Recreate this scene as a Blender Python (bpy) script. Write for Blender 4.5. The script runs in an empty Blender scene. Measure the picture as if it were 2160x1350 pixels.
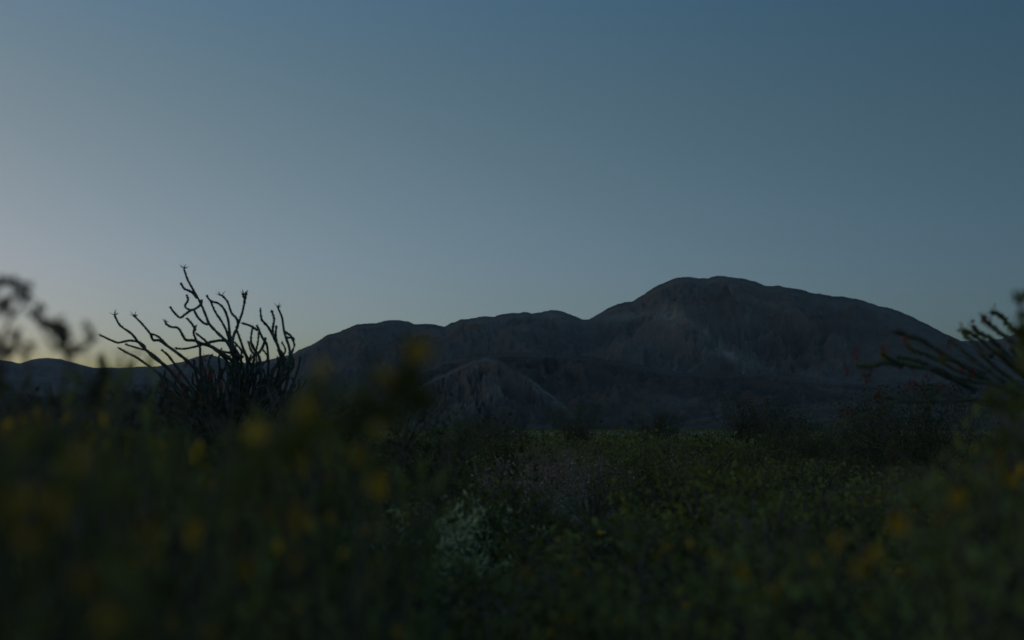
import bpy, math, random
import numpy as np
from mathutils import Vector, Matrix

R = math.radians
sc = bpy.context.scene
col = sc.collection

# ------------------------------------------------------------------ camera
CAMZ = 1.12
PITCH = R(4.385)
cd = bpy.data.cameras.new('camera')
cam = bpy.data.objects.new('camera', cd)
col.objects.link(cam)
cam.location = (0, 0, CAMZ)
cam.rotation_euler = (R(90) + PITCH, 0, 0)
cd.lens = 50
cd.sensor_width = 36
cd.clip_start = 0.05
cd.clip_end = 40000
cd.dof.use_dof = True
cd.dof.focus_distance = 30
cd.dof.aperture_fstop = 2.3
sc.camera = cam

# ------------------------------------------------------------------ dusk sky
SUN_EL, SUN_AZ = R(0.0), R(-50)
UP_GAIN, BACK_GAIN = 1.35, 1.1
w = bpy.data.worlds.new('World')
sc.world = w
w.use_nodes = True
nt = w.node_tree
bg = nt.nodes['Background']
bg.inputs['Strength'].default_value = 0.1
sky = nt.nodes.new('ShaderNodeTexSky')
sky.sky_type = 'NISHITA'
sky.sun_disc = False
sky.sun_elevation = SUN_EL
sky.sun_rotation = SUN_AZ
tc = nt.nodes.new('ShaderNodeTexCoord')
sep = nt.nodes.new('ShaderNodeSeparateXYZ')
nt.links.new(tc.outputs['Generated'], sep.inputs[0])


def nmath(tree, op, a, b=None, clamp=False):
    n = tree.nodes.new('ShaderNodeMath')
    n.operation = op
    n.use_clamp = clamp
    for i, v in enumerate((a, b)):
        if v is None:
            continue
        if isinstance(v, (int, float)):
            n.inputs[i].default_value = v
        else:
            tree.links.new(v, n.inputs[i])
    return n.outputs[0]


zc = nmath(nt, 'MINIMUM', nmath(nt, 'MAXIMUM', sep.outputs['Z'], 0.0), 0.31)
xc = nmath(nt, 'MINIMUM', nmath(nt, 'MAXIMUM', sep.outputs['X'], -0.55), 0.5)
zz = nmath(nt, 'MULTIPLY', zc, zc)
comb = nt.nodes.new('ShaderNodeCombineColor')
FIT = ((-2.128, -1.06, 1.014, -5.0), (-1.238, -0.57, -3.4, 6.8), (0.50, -0.34, -14.05, 28.1))
low = nmath(nt, 'DIVIDE', nmath(nt, 'SUBTRACT', 0.09, zc), 0.09, clamp=True)
for i, (a, b, c, d) in enumerate(FIT):
    e = nmath(nt, 'ADD', nmath(nt, 'MULTIPLY', xc, b), a + math.log(10.4))
    e = nmath(nt, 'ADD', e, nmath(nt, 'MULTIPLY', zc, c))
    e = nmath(nt, 'ADD', e, nmath(nt, 'MULTIPLY', zz, d))
    e = nmath(nt, 'ADD', e, nmath(nt, 'MULTIPLY', low, (-0.03, 0.12, 0.36)[i]))
    nt.links.new(nmath(nt, 'POWER', math.e, e), comb.inputs[i])
mulc = nt.nodes.new('ShaderNodeMix')
mulc.data_type = 'RGBA'
mulc.blend_type = 'MULTIPLY'
mulc.inputs['Factor'].default_value = 1
nt.links.new(sky.outputs[0], mulc.inputs[6])
nt.links.new(comb.outputs[0], mulc.inputs[7])
# extra sky gain added overhead and behind the viewer to brighten foreground and mountains
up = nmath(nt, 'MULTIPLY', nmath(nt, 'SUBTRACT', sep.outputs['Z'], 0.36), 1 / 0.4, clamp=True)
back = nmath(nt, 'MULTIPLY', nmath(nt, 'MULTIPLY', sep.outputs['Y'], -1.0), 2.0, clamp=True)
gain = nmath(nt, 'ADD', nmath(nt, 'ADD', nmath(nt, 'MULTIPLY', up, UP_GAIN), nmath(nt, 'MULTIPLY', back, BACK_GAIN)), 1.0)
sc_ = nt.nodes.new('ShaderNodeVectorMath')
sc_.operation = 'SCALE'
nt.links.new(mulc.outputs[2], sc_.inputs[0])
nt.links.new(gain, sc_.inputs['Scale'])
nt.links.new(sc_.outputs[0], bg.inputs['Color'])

# afterglow: the sun has gone behind the ridge beyond the left of the view
ld = bpy.data.lights.new('sun', 'SUN')
ld.energy = 0.03
ld.angle = R(25)
ld.color = (1, 0.82, 0.62)
sun = bpy.data.objects.new('sun', ld)
col.objects.link(sun)
sd = Vector((math.sin(SUN_AZ) * math.cos(R(9)), math.cos(SUN_AZ) * math.cos(R(9)), math.sin(R(9))))
sun.rotation_euler = sd.to_track_quat('Z', 'Y').to_euler()

vs = sc.view_settings
vs.view_transform = 'Standard'
vs.look = 'None'
vs.exposure = 0
vs.gamma = 1
try:
    sc.cycles.use_denoising = True
    sc.cycles.max_bounces = 6
    sc.cycles.volume_bounces = 0
    sc.cycles.transparent_max_bounces = 4
except Exception:
    pass

rng = np.random.default_rng(7)
rnd = random.Random(11)


# ------------------------------------------------------------------ helpers
def ray(px, py):
    x, z = (px - 1080) / 3000, -(py - 675) / 3000
    return Vector((x, math.cos(PITCH) - z * math.sin(PITCH), math.sin(PITCH) + z * math.cos(PITCH)))


def at(px, py, d):
    v = ray(px, py)
    return Vector((v.x, v.y, v.z)) * (d / v.y) + Vector((0, 0, CAMZ))


def tag(o, label=None, cat=None, group=None, kind=None):
    if label: o['label'] = label
    if cat: o['category'] = cat
    if group: o['group'] = group
    if kind: o['kind'] = kind
    return o


def empty(name, loc, label, cat, group=None):
    o = bpy.data.objects.new(name, None)
    col.objects.link(o)
    o.location = loc
    o.empty_display_size = 0.2
    return tag(o, label, cat, group)


def obj(name, me, parent=None):
    o = bpy.data.objects.new(name, me)
    col.objects.link(o)
    if parent is not None:
        o.parent = parent
    return o


class MB:
    """collects vertices, faces and material slots of one mesh"""
    def __init__(s):
        s.v, s.f, s.m, s.n = [], [], [], 0

    def add(s, v, f, m=0):
        v = np.asarray(v, float)
        s.v.append(v)
        s.f += [tuple(i + s.n for i in q) for q in f]
        s.m += [m] * len(f)
        s.n += len(v)

    def tube(s, pts, rad, sides=6, m=0):
        P = np.array([tuple(p) for p in pts], float)
        n = len(P)
        if np.isscalar(rad):
            rad = [rad] * n
        T = np.gradient(P, axis=0)
        T /= np.linalg.norm(T, axis=1)[:, None] + 1e-12
        V = []
        ref = np.array([0.31, 0.87, 0.4])
        for i in range(n):
            a = np.cross(T[i], ref)
            a /= np.linalg.norm(a) + 1e-12
            b = np.cross(T[i], a)
            th = np.arange(sides) * 2 * math.pi / sides
            V.append(P[i] + rad[i] * (np.cos(th)[:, None] * a + np.sin(th)[:, None] * b))
        V = np.concatenate(V)
        F = []
        for i in range(n - 1):
            for k in range(sides):
                k2 = (k + 1) % sides
                F.append((i * sides + k, i * sides + k2, (i + 1) * sides + k2, (i + 1) * sides + k))
        F.append(tuple(range(sides))[::-1])
        F.append(tuple((n - 1) * sides + k for k in range(sides)))
        s.add(V, F, m)

    def leaves(s, C, size, up=None, m=0, slim=0.5, rg=rng):
        """a folded pointed leaf at every point of C"""
        C = np.asarray(C, float)
        n = len(C)
        if n == 0:
            return
        d = rg.normal(size=(n, 3))
        if up is not None:
            d = d * 0.7 + np.asarray(up)
        d /= np.linalg.norm(d, axis=1)[:, None] + 1e-9
        e = np.cross(d, rg.normal(size=(n, 3)))
        e /= np.linalg.norm(e, axis=1)[:, None] + 1e-9
        nn = np.cross(d, e)
        L = (size * rg.uniform(0.6, 1.3, n))[:, None]
        W = L * slim * 0.5
        v = np.stack([C, C + d * L * .5 + e * W + nn * L * .1, C + d * L, C + d * L * .5 - e * W + nn * L * .1], 1).reshape(-1, 3)
        base = s.n
        s.v.append(v)
        s.f += [(base + 4 * i, base + 4 * i + 1, base + 4 * i + 2, base + 4 * i + 3) for i in range(n)]
        s.m += [m] * n
        s.n += 4 * n

    def mesh(s, name, mats, smooth=False):
        me = bpy.data.meshes.new(name)
        V = np.concatenate(s.v)
        me.from_pydata(V.tolist(), [], s.f)
        for m in mats:
            me.materials.append(m)
        me.polygons.foreach_set('material_index', s.m)
        if smooth:
            me.polygons.foreach_set('use_smooth', [True] * len(s.f))
        me.update()
        return me


def smooth_path(pts, n=5):
    P = [Vector(p) for p in pts]
    out = []
    for i in range(len(P) - 1):
        p0, p1, p2, p3 = P[max(i - 1, 0)], P[i], P[i + 1], P[min(i + 2, len(P) - 1)]
        for k in range(n):
            t = k / n
            out.append(0.5 * ((2 * p1) + (p2 - p0) * t + (2 * p0 - 5 * p1 + 4 * p2 - p3) * t * t + (3 * p1 - p0 - 3 * p2 + p3) * t ** 3))
    out.append(P[-1])
    return out


# numpy gradient noise
_perm = np.random.default_rng(3).permutation(512)
_g = np.random.default_rng(4).normal(size=(512, 2))
_g /= np.linalg.norm(_g, axis=1)[:, None]


def pnoise(x, y):
    xi, yi = np.floor(x).astype(int), np.floor(y).astype(int)
    xf, yf = x - xi, y - yi
    u, v = xf * xf * xf * (xf * (xf * 6 - 15) + 10), yf * yf * yf * (yf * (yf * 6 - 15) + 10)

    def g(ix, iy, fx, fy):
        h = _perm[(_perm[ix & 511] + iy) & 511]
        return _g[h, 0] * fx + _g[h, 1] * fy
    a = g(xi, yi, xf, yf) * (1 - u) + g(xi + 1, yi, xf - 1, yf) * u
    b = g(xi, yi + 1, xf, yf - 1) * (1 - u) + g(xi + 1, yi + 1, xf - 1, yf - 1) * u
    return (a * (1 - v) + b * v) * 1.5


def fbm(x, y, o=5):
    s, a = 0, 0.5
    for i in range(o):
        s = s + a * pnoise(x + 17.3 * i, y - 9.1 * i)
        x, y, a = x * 2.03, y * 2.03, a * 0.5
    return s


def ridged(x, y, o=5):
    s, a = 0, 0.5
    for i in range(o):
        s = s + a * (1 - 2 * np.abs(pnoise(x + 11.7 * i, y + 5.3 * i)))
        x, y, a = x * 2.07, y * 2.07, a * 0.5
    return s


# ------------------------------------------------------------------ materials
def mat(name):
    m = bpy.data.materials.new(name)
    m.use_nodes = True
    t = m.node_tree
    return m, t, t.nodes['Principled BSDF']


def mixc(t, fac, a, b, bt='MIX'):
    n = t.nodes.new('ShaderNodeMix')
    n.data_type = 'RGBA'
    n.blend_type = bt
    for idx, v in ((0, fac), (6, a), (7, b)):
        if hasattr(v, 'is_linked') or hasattr(v, 'links'):
            t.links.new(v, n.inputs[idx])
        elif idx == 0:
            n.inputs[0].default_value = v
        else:
            n.inputs[idx].default_value = (*v, 1)
    return n.outputs[2]


def noise_tex(t, scale, detail=4, rough=0.55, coord='Object', dist=0.0, stretch=None):
    c = t.nodes.new('ShaderNodeTexCoord')
    n = t.nodes.new('ShaderNodeTexNoise')
    n.inputs['Scale'].default_value = scale
    n.inputs['Detail'].default_value = detail
    n.inputs['Roughness'].default_value = rough
    n.inputs['Distortion'].default_value = dist
    src = c.outputs[coord]
    if stretch:
        mp = t.nodes.new('ShaderNodeMapping')
        mp.inputs['Scale'].default_value = stretch
        t.links.new(src, mp.inputs['Vector'])
        src = mp.outputs[0]
    t.links.new(src, n.inputs['Vector'])
    return n.outputs['Fac']


def ramp(t, fac, stops):
    n = t.nodes.new('ShaderNodeValToRGB')
    while len(n.color_ramp.elements) < len(stops):
        n.color_ramp.elements.new(0.5)
    for e, (p, c) in zip(n.color_ramp.elements, stops):
        e.position = p
        e.color = (*c, 1)
    t.links.new(fac, n.inputs[0])
    return n.outputs[0]


def leaf_mat(name, c1, c2, c3, trans=0.25):
    m, t, b = mat(name)
    f = noise_tex(t, 9, 3)
    base = ramp(t, f, [(0.3, c1), (0.52, c2), (0.72, c3)])
    oi = t.nodes.new('ShaderNodeObjectInfo')
    hsv = t.nodes.new('ShaderNodeHueSaturation')
    mr = t.nodes.new('ShaderNodeMapRange')
    mr.inputs['To Min'].default_value = 0.55
    mr.inputs['To Max'].default_value = 1.55
    t.links.new(oi.outputs['Random'], mr.inputs['Value'])
    t.links.new(mr.outputs[0], hsv.inputs['Value'])
    t.links.new(base, hsv.inputs['Color'])
    t.links.new(hsv.outputs[0], b.inputs['Base Color'])
    b.inputs['Roughness'].default_value = 0.75
    b.inputs['Specular IOR Level'].default_value = 0.25
    tr = t.nodes.new('ShaderNodeBsdfTranslucent')
    t.links.new(hsv.outputs[0], tr.inputs['Color'])
    mx = t.nodes.new('ShaderNodeMixShader')
    mx.inputs[0].default_value = trans
    t.links.new(b.outputs[0], mx.inputs[1])
    t.links.new(tr.outputs[0], mx.inputs[2])
    t.links.new(mx.outputs[0], t.nodes['Material Output'].inputs[0])
    return m


M_green = leaf_mat('green_leaf', (0.06, 0.065, 0.016), (0.115, 0.115, 0.026), (0.18, 0.17, 0.04))
M_yellowgreen = leaf_mat('yellow_green_leaf', (0.09, 0.085, 0.016), (0.15, 0.135, 0.022), (0.2, 0.175, 0.032))
M_downy = leaf_mat('downy_green_leaf', (0.085, 0.09, 0.024), (0.16, 0.158, 0.038), (0.24, 0.225, 0.055))
M_dark = leaf_mat('dark_resin_leaf', (0.026, 0.032, 0.012), (0.052, 0.06, 0.02), (0.085, 0.09, 0.028))
M_sage = leaf_mat('silver_sage_leaf', (0.3, 0.28, 0.12), (0.43, 0.4, 0.17), (0.52, 0.48, 0.21))
M_dry = leaf_mat('dry_seed_head', (0.16, 0.095, 0.055), (0.3, 0.18, 0.11), (0.42, 0.27, 0.18), 0.1)
M_petal = leaf_mat('yellow_petal', (0.38, 0.2, 0.015), (0.48, 0.27, 0.018), (0.55, 0.34, 0.022), 0.3)
M_red = leaf_mat('scarlet_blossom', (0.15, 0.025, 0.012), (0.2, 0.035, 0.016), (0.25, 0.06, 0.022), 0.25)


def bark(name, c1, c2, scale):
    m, t, b = mat(name)
    f = noise_tex(t, scale, 5, 0.65)
    t.links.new(ramp(t, f, [(0.35, c1), (0.65, c2)]), b.inputs['Base Color'])
    b.inputs['Roughness'].default_value = 0.9
    bp = t.nodes.new('ShaderNodeBump')
    bp.inputs['Strength'].default_value = 0.5
    bp.inputs['Distance'].default_value = 0.01
    t.links.new(f, bp.inputs['Height'])
    t.links.new(bp.outputs[0], b.inputs['Normal'])
    return m


M_twig = bark('grey_twig', (0.05, 0.037, 0.022), (0.13, 0.1, 0.062), 40)
M_pale_twig = bark('bleached_twig', (0.12, 0.088, 0.05), (0.23, 0.175, 0.105), 30)
M_cane = bark('thorny_cane', (0.025, 0.03, 0.02), (0.09, 0.095, 0.07), 25)
M_stone = bark('granite_stone', (0.12, 0.09, 0.06), (0.26, 0.2, 0.14), 6)

# ground
M_ground, t, b = mat('desert_sand')
f1 = noise_tex(t, 0.5, 8, 0.6)
f2 = noise_tex(t, 14, 6, 0.7)
c = ramp(t, f1, [(0.35, (0.10, 0.078, 0.05)), (0.6, (0.18, 0.14, 0.09))])
c = mixc(t, 0.5, c, ramp(t, f2, [(0.3, (0.06, 0.048, 0.03)), (0.55, (0.19, 0.15, 0.1)), (0.75, (0.31, 0.26, 0.18))]))
# towards the far bajada the ground is scrub-covered
t.links.new(c, b.inputs['Base Color'])
b.inputs['Roughness'].default_value = 0.95
bp = t.nodes.new('ShaderNodeBump')
bp.inputs['Strength'].default_value = 0.8
bp.inputs['Distance'].default_value = 0.03
t.links.new(f2, bp.inputs['Height'])
t.links.new(bp.outputs[0], b.inputs['Normal'])


def rock_mat(name, dark, mid, pale, scale, bump):
    """slope rock: varnished dark rock, brown scree and pale outcrops (attribute pale)"""
    m, t, b = mat(name)
    f = noise_tex(t, scale, 9, 0.62, dist=0.6, stretch=(1, 0.7, 1))
    f2 = noise_tex(t, scale * 7, 6, 0.7)
    c = ramp(t, f, [(0.32, dark), (0.5, mid), (0.72, tuple(x * 1.35 for x in mid))])
    c = mixc(t, nmath(t, 'MULTIPLY', f2, 0.55), c, tuple(x * 0.55 for x in dark))
    at_ = t.nodes.new('ShaderNodeAttribute')
    at_.attribute_name = 'pale'
    k = nmath(t, 'MULTIPLY', at_.outputs['Fac'], nmath(t, 'MULTIPLY', nmath(t, 'SUBTRACT', f2, 0.28), 2.6, clamp=True), clamp=True)
    c = mixc(t, k, c, pale)
    t.links.new(c, b.inputs['Base Color'])
    b.inputs['Roughness'].default_value = 0.95
    b.inputs['Specular IOR Level'].default_value = 0.1
    bp = t.nodes.new('ShaderNodeBump')
    bp.inputs['Strength'].default_value = 0.7
    bp.inputs['Distance'].default_value = bump
    t.links.new(f2, bp.inputs['Height'])
    t.links.new(bp.outputs[0], b.inputs['Normal'])
    return m


M_far = rock_mat('varnished_rock', (0.05, 0.044, 0.034), (0.122, 0.102, 0.076), (0.3, 0.25, 0.18), 0.004, 22)
M_brown = rock_mat('brown_slope', (0.028, 0.026, 0.019), (0.062, 0.052, 0.035), (0.22, 0.17, 0.12), 0.006, 8)
M_near = rock_mat('pale_rocky_slope', (0.055, 0.048, 0.04), (0.1, 0.082, 0.066), (0.3, 0.23, 0.165), 0.014, 3)

# ------------------------------------------------------------------ ground sheet
xs = np.concatenate([-np.geomspace(16000, 6, 46), np.linspace(-5, 5, 21), np.geomspace(6, 16000, 46)])
ys = np.concatenate([-np.geomspace(4000, 4, 16), np.linspace(-3, 30, 67), np.geomspace(31, 16000, 70)])
X, Y = np.meshgrid(xs, ys)
Z = 0.05 * fbm(X * 0.35, Y * 0.35, 4) * np.clip(1 - np.hypot(X, Y) / 3000, 0, 1)
mb = MB()
nx = len(xs)
mb.add(np.stack([X.ravel(), Y.ravel(), Z.ravel()], 1),
       [(j * nx + i, j * nx + i + 1, (j + 1) * nx + i + 1, (j + 1) * nx + i) for j in range(len(ys) - 1) for i in range(nx - 1)])
tag(obj('ground', mb.mesh('ground', [M_ground], True)), kind='structure')


def gz(x, y):
    return 0.05 * float(fbm(np.array([x * 0.35]), np.array([y * 0.35]), 4)[0]) * max(0, 1 - math.hypot(x, y) / 3000)


# ------------------------------------------------------------------ mountains
def hill(name, prof, D, foot, back, amp, lam, m, fexp=1.5, palef=None, ncol=520, nrow=150, seed=0.0, spur=1.0, jag=2.0):
    prof = sorted(prof)
    px = np.linspace(prof[0][0], prof[-1][0], ncol)
    # smooth interpolation of the traced skyline
    fx = np.array([p[0] for p in prof], float)
    fy = np.array([p[1] for p in prof], float)
    dense = np.linspace(fx[0], fx[-1], 2400)
    yy = np.interp(dense, fx, fy)
    k = np.hanning(11); k /= k.sum()
    yy = np.convolve(np.pad(yy, 5, 'edge'), k, 'valid')
    py = np.interp(px, dense, yy)
    py = py + jag * fbm(px / 26 + seed, px * 0 + 3.3, 5) + jag * .4 * ridged(px / 9 + seed, px * 0 + 1.3, 3)
    az = np.empty(ncol)
    te = np.empty(ncol)
    for i in range(ncol):
        v = ray(px[i], py[i])
        az[i] = math.atan2(v.x, v.y)
        te[i] = v.z / math.hypot(v.x, v.y)
    H = CAMZ + D * te
    t_front = np.linspace(0, 1, nrow)
    t_back = np.linspace(0, 1, 26)[1:]
    r = np.concatenate([foot + (D - foot) * t_front, D + (back - D) * t_back])
    A, RR = np.meshgrid(az, r)
    Hh = np.broadcast_to(H, A.shape)
    tt = np.clip((RR - foot) / (D - foot), 0, 1)
    tb = np.clip((RR - D) / (back - D), 0, 1)
    ax = A * D / lam + seed
    rx = RR / lam
    wob = 0.9 * fbm(ax * 0.5 + 3, rx * 0.5 + seed, 3)
    rid = ridged(ax + wob * 1.5, rx * 0.8 + wob * 1.2 + seed, 5)
    rid2 = ridged(ax * 3.1 + wob * 3.5, rx * 2.4 - wob * 2 + seed * 2, 4)
    env = np.clip(4 * tt * (1 - tt), 0, 1) ** 0.5
    f = (tt ** fexp) * 0.85 + 0.15 * tt
    h = Hh * f + Hh * env * amp * (0.8 * (rid - 0.35) + 0.35 * fbm(ax * .8 + 7, rx * .8, 4) + 0.42 * spur * (rid2 - .2) + 0.17 * spur * ridged(ax * 9 + wob * 3, rx * 4, 3))
    # never overtop the traced skyline
    lim = CAMZ + (Hh - CAMZ) * RR / D * (0.99 - 0.05 * env)
    h = np.where(tt < 1, np.minimum(h, lim), h)
    h = np.where(tb > 0, Hh * (1 - tb) ** 1.3, h)
    h = np.where((tt <= 0) | (tb >= 1), -6, h)
    h += 0.004 * D * te.max() * 0.6 * fbm(ax * 14, rx * 14, 3) * (tt > 0) * (tb < 1) * np.clip(1 - tb * 2, 0, 1)
    Xp, Yp = RR * np.sin(A), RR * np.cos(A)
    mbm = MB()
    n = ncol
    mbm.add(np.stack([Xp.ravel(), Yp.ravel(), h.ravel()], 1),
            [(j * n + i, j * n + i + 1, (j + 1) * n + i + 1, (j + 1) * n + i) for j in range(len(r) - 1) for i in range(n - 1)])
    me = mbm.mesh(name, [m], True)
    # pale outcrops where the rock shows
    pxv = 1080 + 3000 * Xp / Yp
    pyv = 905 - 3000 * (h - CAMZ) / Yp
    pal = np.zeros_like(h)
    if palef is not None:
        pal = palef(pxv, pyv, rid, rid2)
    me.attributes.new('pale', 'FLOAT', 'POINT').data.foreach_set('value', np.clip(pal, 0, 1).ravel().astype(np.float32))
    o = obj(name, me)
    return tag(o, kind='structure')


def blob(x, y, cx, cy, rx, ry, ang=0.0):
    ca, sa = math.cos(ang), math.sin(ang)
    u, v = ((x - cx) * ca + (y - cy) * sa) / rx, (-(x - cx) * sa + (y - cy) * ca) / ry
    return np.exp(-(u * u + v * v))


# farthest low ridge on the left
hill('distant_ridge', [(-700, 800), (-300, 770), (-60, 772), (0, 758), (22, 762), (40, 766), (58, 762), (75, 756), (98, 754), (115, 755), (130, 758), (160, 766), (195, 775),
      (240, 776), (290, 774), (345, 771), (385, 763), (415, 752), (440, 747), (462, 752), (490, 765), (540, 764), (580, 755), (620, 745), (700, 735), (800, 760), (1000, 820), (1200, 890), (1300, 905)],
     8200, 5200, 9600, 0.3, 700, M_far, 1.2, seed=2.2)
# ridge closing the gap on the far right
hill('distant_ridge', [(1700, 904), (1850, 800), (1960, 730), (2030, 719), (2080, 718), (2110, 714), (2140, 705), (2180, 692), (2260, 668), (2400, 640), (2600, 660), (2900, 760)],
     7000, 4300, 8400, 0.3, 600, M_far, 1.2, seed=5.2)
# the big mountain
sky_big = [(480, 905), (540, 820), (590, 765), (630, 737), (655, 728), (690, 707), (715, 699), (750, 685), (790, 681), (815, 676), (840, 674), (862, 677), (875, 683), (900, 682),
           (920, 685), (937, 689), (955, 680), (975, 674), (1010, 668), (1027, 666), (1042, 669), (1062, 662), (1085, 659), (1108, 657), (1123, 661),
           (1145, 656), (1165, 654), (1182, 655), (1200, 661), (1215, 667), (1230, 673), (1243, 673), (1258, 665), (1280, 652), (1300, 642), (1318, 637), (1332, 637), (1350, 626),
           (1368, 613), (1390, 600), (1410, 592), (1430, 586), (1455, 583), (1475, 585), (1492, 587), (1512, 581), (1530, 582), (1550, 585), (1570, 586), (1590, 593), (1610, 600),
           (1628, 603), (1640, 602), (1665, 606), (1690, 611), (1710, 616), (1740, 622), (1775, 625), (1805, 630), (1830, 637), (1855, 646), (1880, 650), (1905, 659), (1930, 671),
           (1960, 686), (1990, 701), (2015, 713), (2050, 730), (2120, 765), (2200, 800), (2350, 870), (2450, 905)]


def pale_big(x, y, rid, rid2):
    p = 0.75 * blob(x, y, 1415, 668, 26, 22, 0.6) + 0.7 * blob(x, y, 1340, 665, 60, 9, -0.15) + 0.55 * blob(x, y, 1500, 715, 90, 12, 0.65)
    p += 0.35 * blob(x, y, 1560, 760, 110, 10, 0.3) + 0.3 * blob(x, y, 1180, 675, 40, 20, 0.6) + 0.3 * blob(x, y, 1740, 800, 60, 8, 0.3)
    p += 0.3 * blob(x, y, 1620, 680, 90, 50, -0.9)
    return p * (0.1 + 1.5 * np.clip(rid2 + 0.05, 0, 1)) + 0.12 * np.clip(rid2 - 0.2, 0, 1)


hill('mountain', sky_big, 4600, 2900, 6000, 0.29, 520, M_far, 1.35, pale_big, ncol=1100, nrow=300, seed=1.0, jag=3.0)
# dark brown shoulder in front of it
hill('foothill', [(640, 905), (760, 850), (860, 795), (930, 762), (1000, 748), (1060, 743), (1120, 744), (1190, 747), (1260, 755), (1330, 764), (1390, 778), (1450, 786), (1520, 790),
                  (1600, 788), (1680, 794), (1760, 806), (1850, 812), (1950, 806), (2050, 812), (2150, 800), (2300, 810), (2500, 905)],
     2400, 1500, 3000, 0.4, 230, M_brown, 1.1, lambda x, y, a, b: 0.3 * blob(x, y, 1740, 815, 80, 10, 0.2) + 0.35 * blob(x, y, 1450, 850, 160, 22, 0.1) + 0.3 * np.clip(b, 0, 1), seed=8.0, jag=4.0)
hill('foothill', [(-500, 860), (-200, 840), (0, 828), (120, 836), (260, 822), (400, 838), (520, 815), (640, 826), (740, 850), (820, 880), (900, 905)],
     2900, 2000, 3500, 0.3, 260, M_brown, 1.2, seed=12.0)


def pale_near(x, y, rid, rid2):
    p = 0.9 * blob(x, y, 1045, 812, 26, 26, 0.5) + 0.7 * blob(x, y, 1150, 820, 90, 16, 0.68) + 0.5 * blob(x, y, 975, 850, 20, 40, 0.2) + 0.4 * blob(x, y, 1010, 775, 50, 14, -0.5)
    return p * (0.35 + 1.1 * np.clip(rid2 + 0.1, 0, 1)) + 0.22 * np.clip(rid2 - 0.1, 0, 1)


hill('rocky_hill', [(560, 905), (660, 890), (760, 866), (840, 840), (900, 806), (945, 784), (980, 767), (1008, 757), (1030, 753), (1048, 756), (1070, 768), (1095, 783), (1120, 800), (1150, 822),
                    (1180, 845), (1205, 866), (1228, 888), (1245, 905)], 1300, 1080, 1500, 0.8, 60, M_near, 1.1, pale_near, ncol=520, nrow=160, seed=3.0, jag=4.0)
hill('foothill', [(1380, 905), (1480, 880), (1580, 862), (1700, 852), (1800, 842), (1900, 850), (1990, 862), (2060, 858), (2160, 846), (2300, 850), (2500, 905)],
     1500, 1150, 1800, 0.4, 110, M_brown, 1.1, lambda x, y, a, b: 0.35 * np.clip(b, 0, 1) + .12, seed=21.0, jag=4.0)


# ------------------------------------------------------------------ shrubs
def flower_mesh():
    mb = MB()
    n = 13
    for k in range(n):
        a = 2 * math.pi * k / n
        ca, sa = math.cos(a), math.sin(a)
        pts = [(0.003, -.0025, 0), (0.010, -.0042, -.0005), (0.0155, -.002, -.0065), (0.0155, .002, -.0065), (0.010, .0042, -.0005), (0.003, .0025, 0)]
        mb.add([(x * ca - y * sa, x * sa + y * ca, z + 0.002 * math.sin(k * 2.3)) for x, y, z in pts], [(0, 1, 2, 3, 4, 5)], 0)
    # domed disc
    V, F = [], []
    for j, (r_, z_) in enumerate(((0.0072, -.001), (0.0066, .003), (0.0042, .0062))):
        V += [(r_ * math.cos(i * math.pi / 4), r_ * math.sin(i * math.pi / 4), z_) for i in range(8)]
    V.append((0, 0, .0072))
    for j in range(2):
        F += [(j * 8 + i, j * 8 + (i + 1) % 8, (j + 1) * 8 + (i + 1) % 8, (j + 1) * 8 + i) for i in range(8)]
    F += [(16 + i, 16 + (i + 1) % 8, 24) for i in range(8)]
    mb.add(V, F, 0)
    return mb.mesh('flower', [M_petal])


ME_flower = flower_mesh()


def branches(h, rad, nstem, lean, rg, wob=0.08, sub=4, ht_pow=0.6):
    """stems from the base, each splitting; returns list of (points, radii) and tip points with directions"""
    out, tips = [], []
    for i in range(nstem):
        a = 2 * math.pi * (i + rg.uniform(-.4, .4)) / nstem
        sp = rg.uniform(0.05, 1) ** 0.7
        top = Vector((math.cos(a) * rad * sp, math.sin(a) * rad * sp, h * (1 - lean * sp ** 2) * rg.uniform(0.8, 1.02)))
        n = 7
        pts = []
        for k in range(n + 1):
            t = k / n
            p = Vector((top.x * t ** 1.1, top.y * t ** 1.1, top.z * t ** (0.9 - 0.25 * sp)))
            p += Vector(rg.normal(size=3)) * wob * h * 0.25 * t
            pts.append(p)
        r0 = 0.006 * (0.6 + h)
        out.append((pts, [r0 * (1 - 0.75 * k / n) for k in range(n + 1)]))
        tips.append((pts[-1], (pts[-1] - pts[-2]).normalized()))
        for s_ in range(sub):
            k = int(rg.integers(2, n))
            b0 = pts[k]
            d = (pts[k + 1 if k < n else k] - pts[k - 1]).normalized()
            d = (d + Vector(rg.normal(size=3)) * 0.55 + Vector((0, 0, .25))).normalized()
            L = h * rg.uniform(0.18, 0.38)
            q = [b0 + d * L * j / 4 + Vector(rg.normal(size=3)) * wob * L * 0.3 * (j > 0) + Vector((0, 0, L * 0.12 * (j / 4) ** 2)) for j in range(5)]
            out.append((q, [r0 * 0.45 * (1 - 0.18 * j) for j in range(5)]))
            tips.append((q[-1], (q[-1] - q[-2]).normalized()))
    return out, tips


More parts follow.
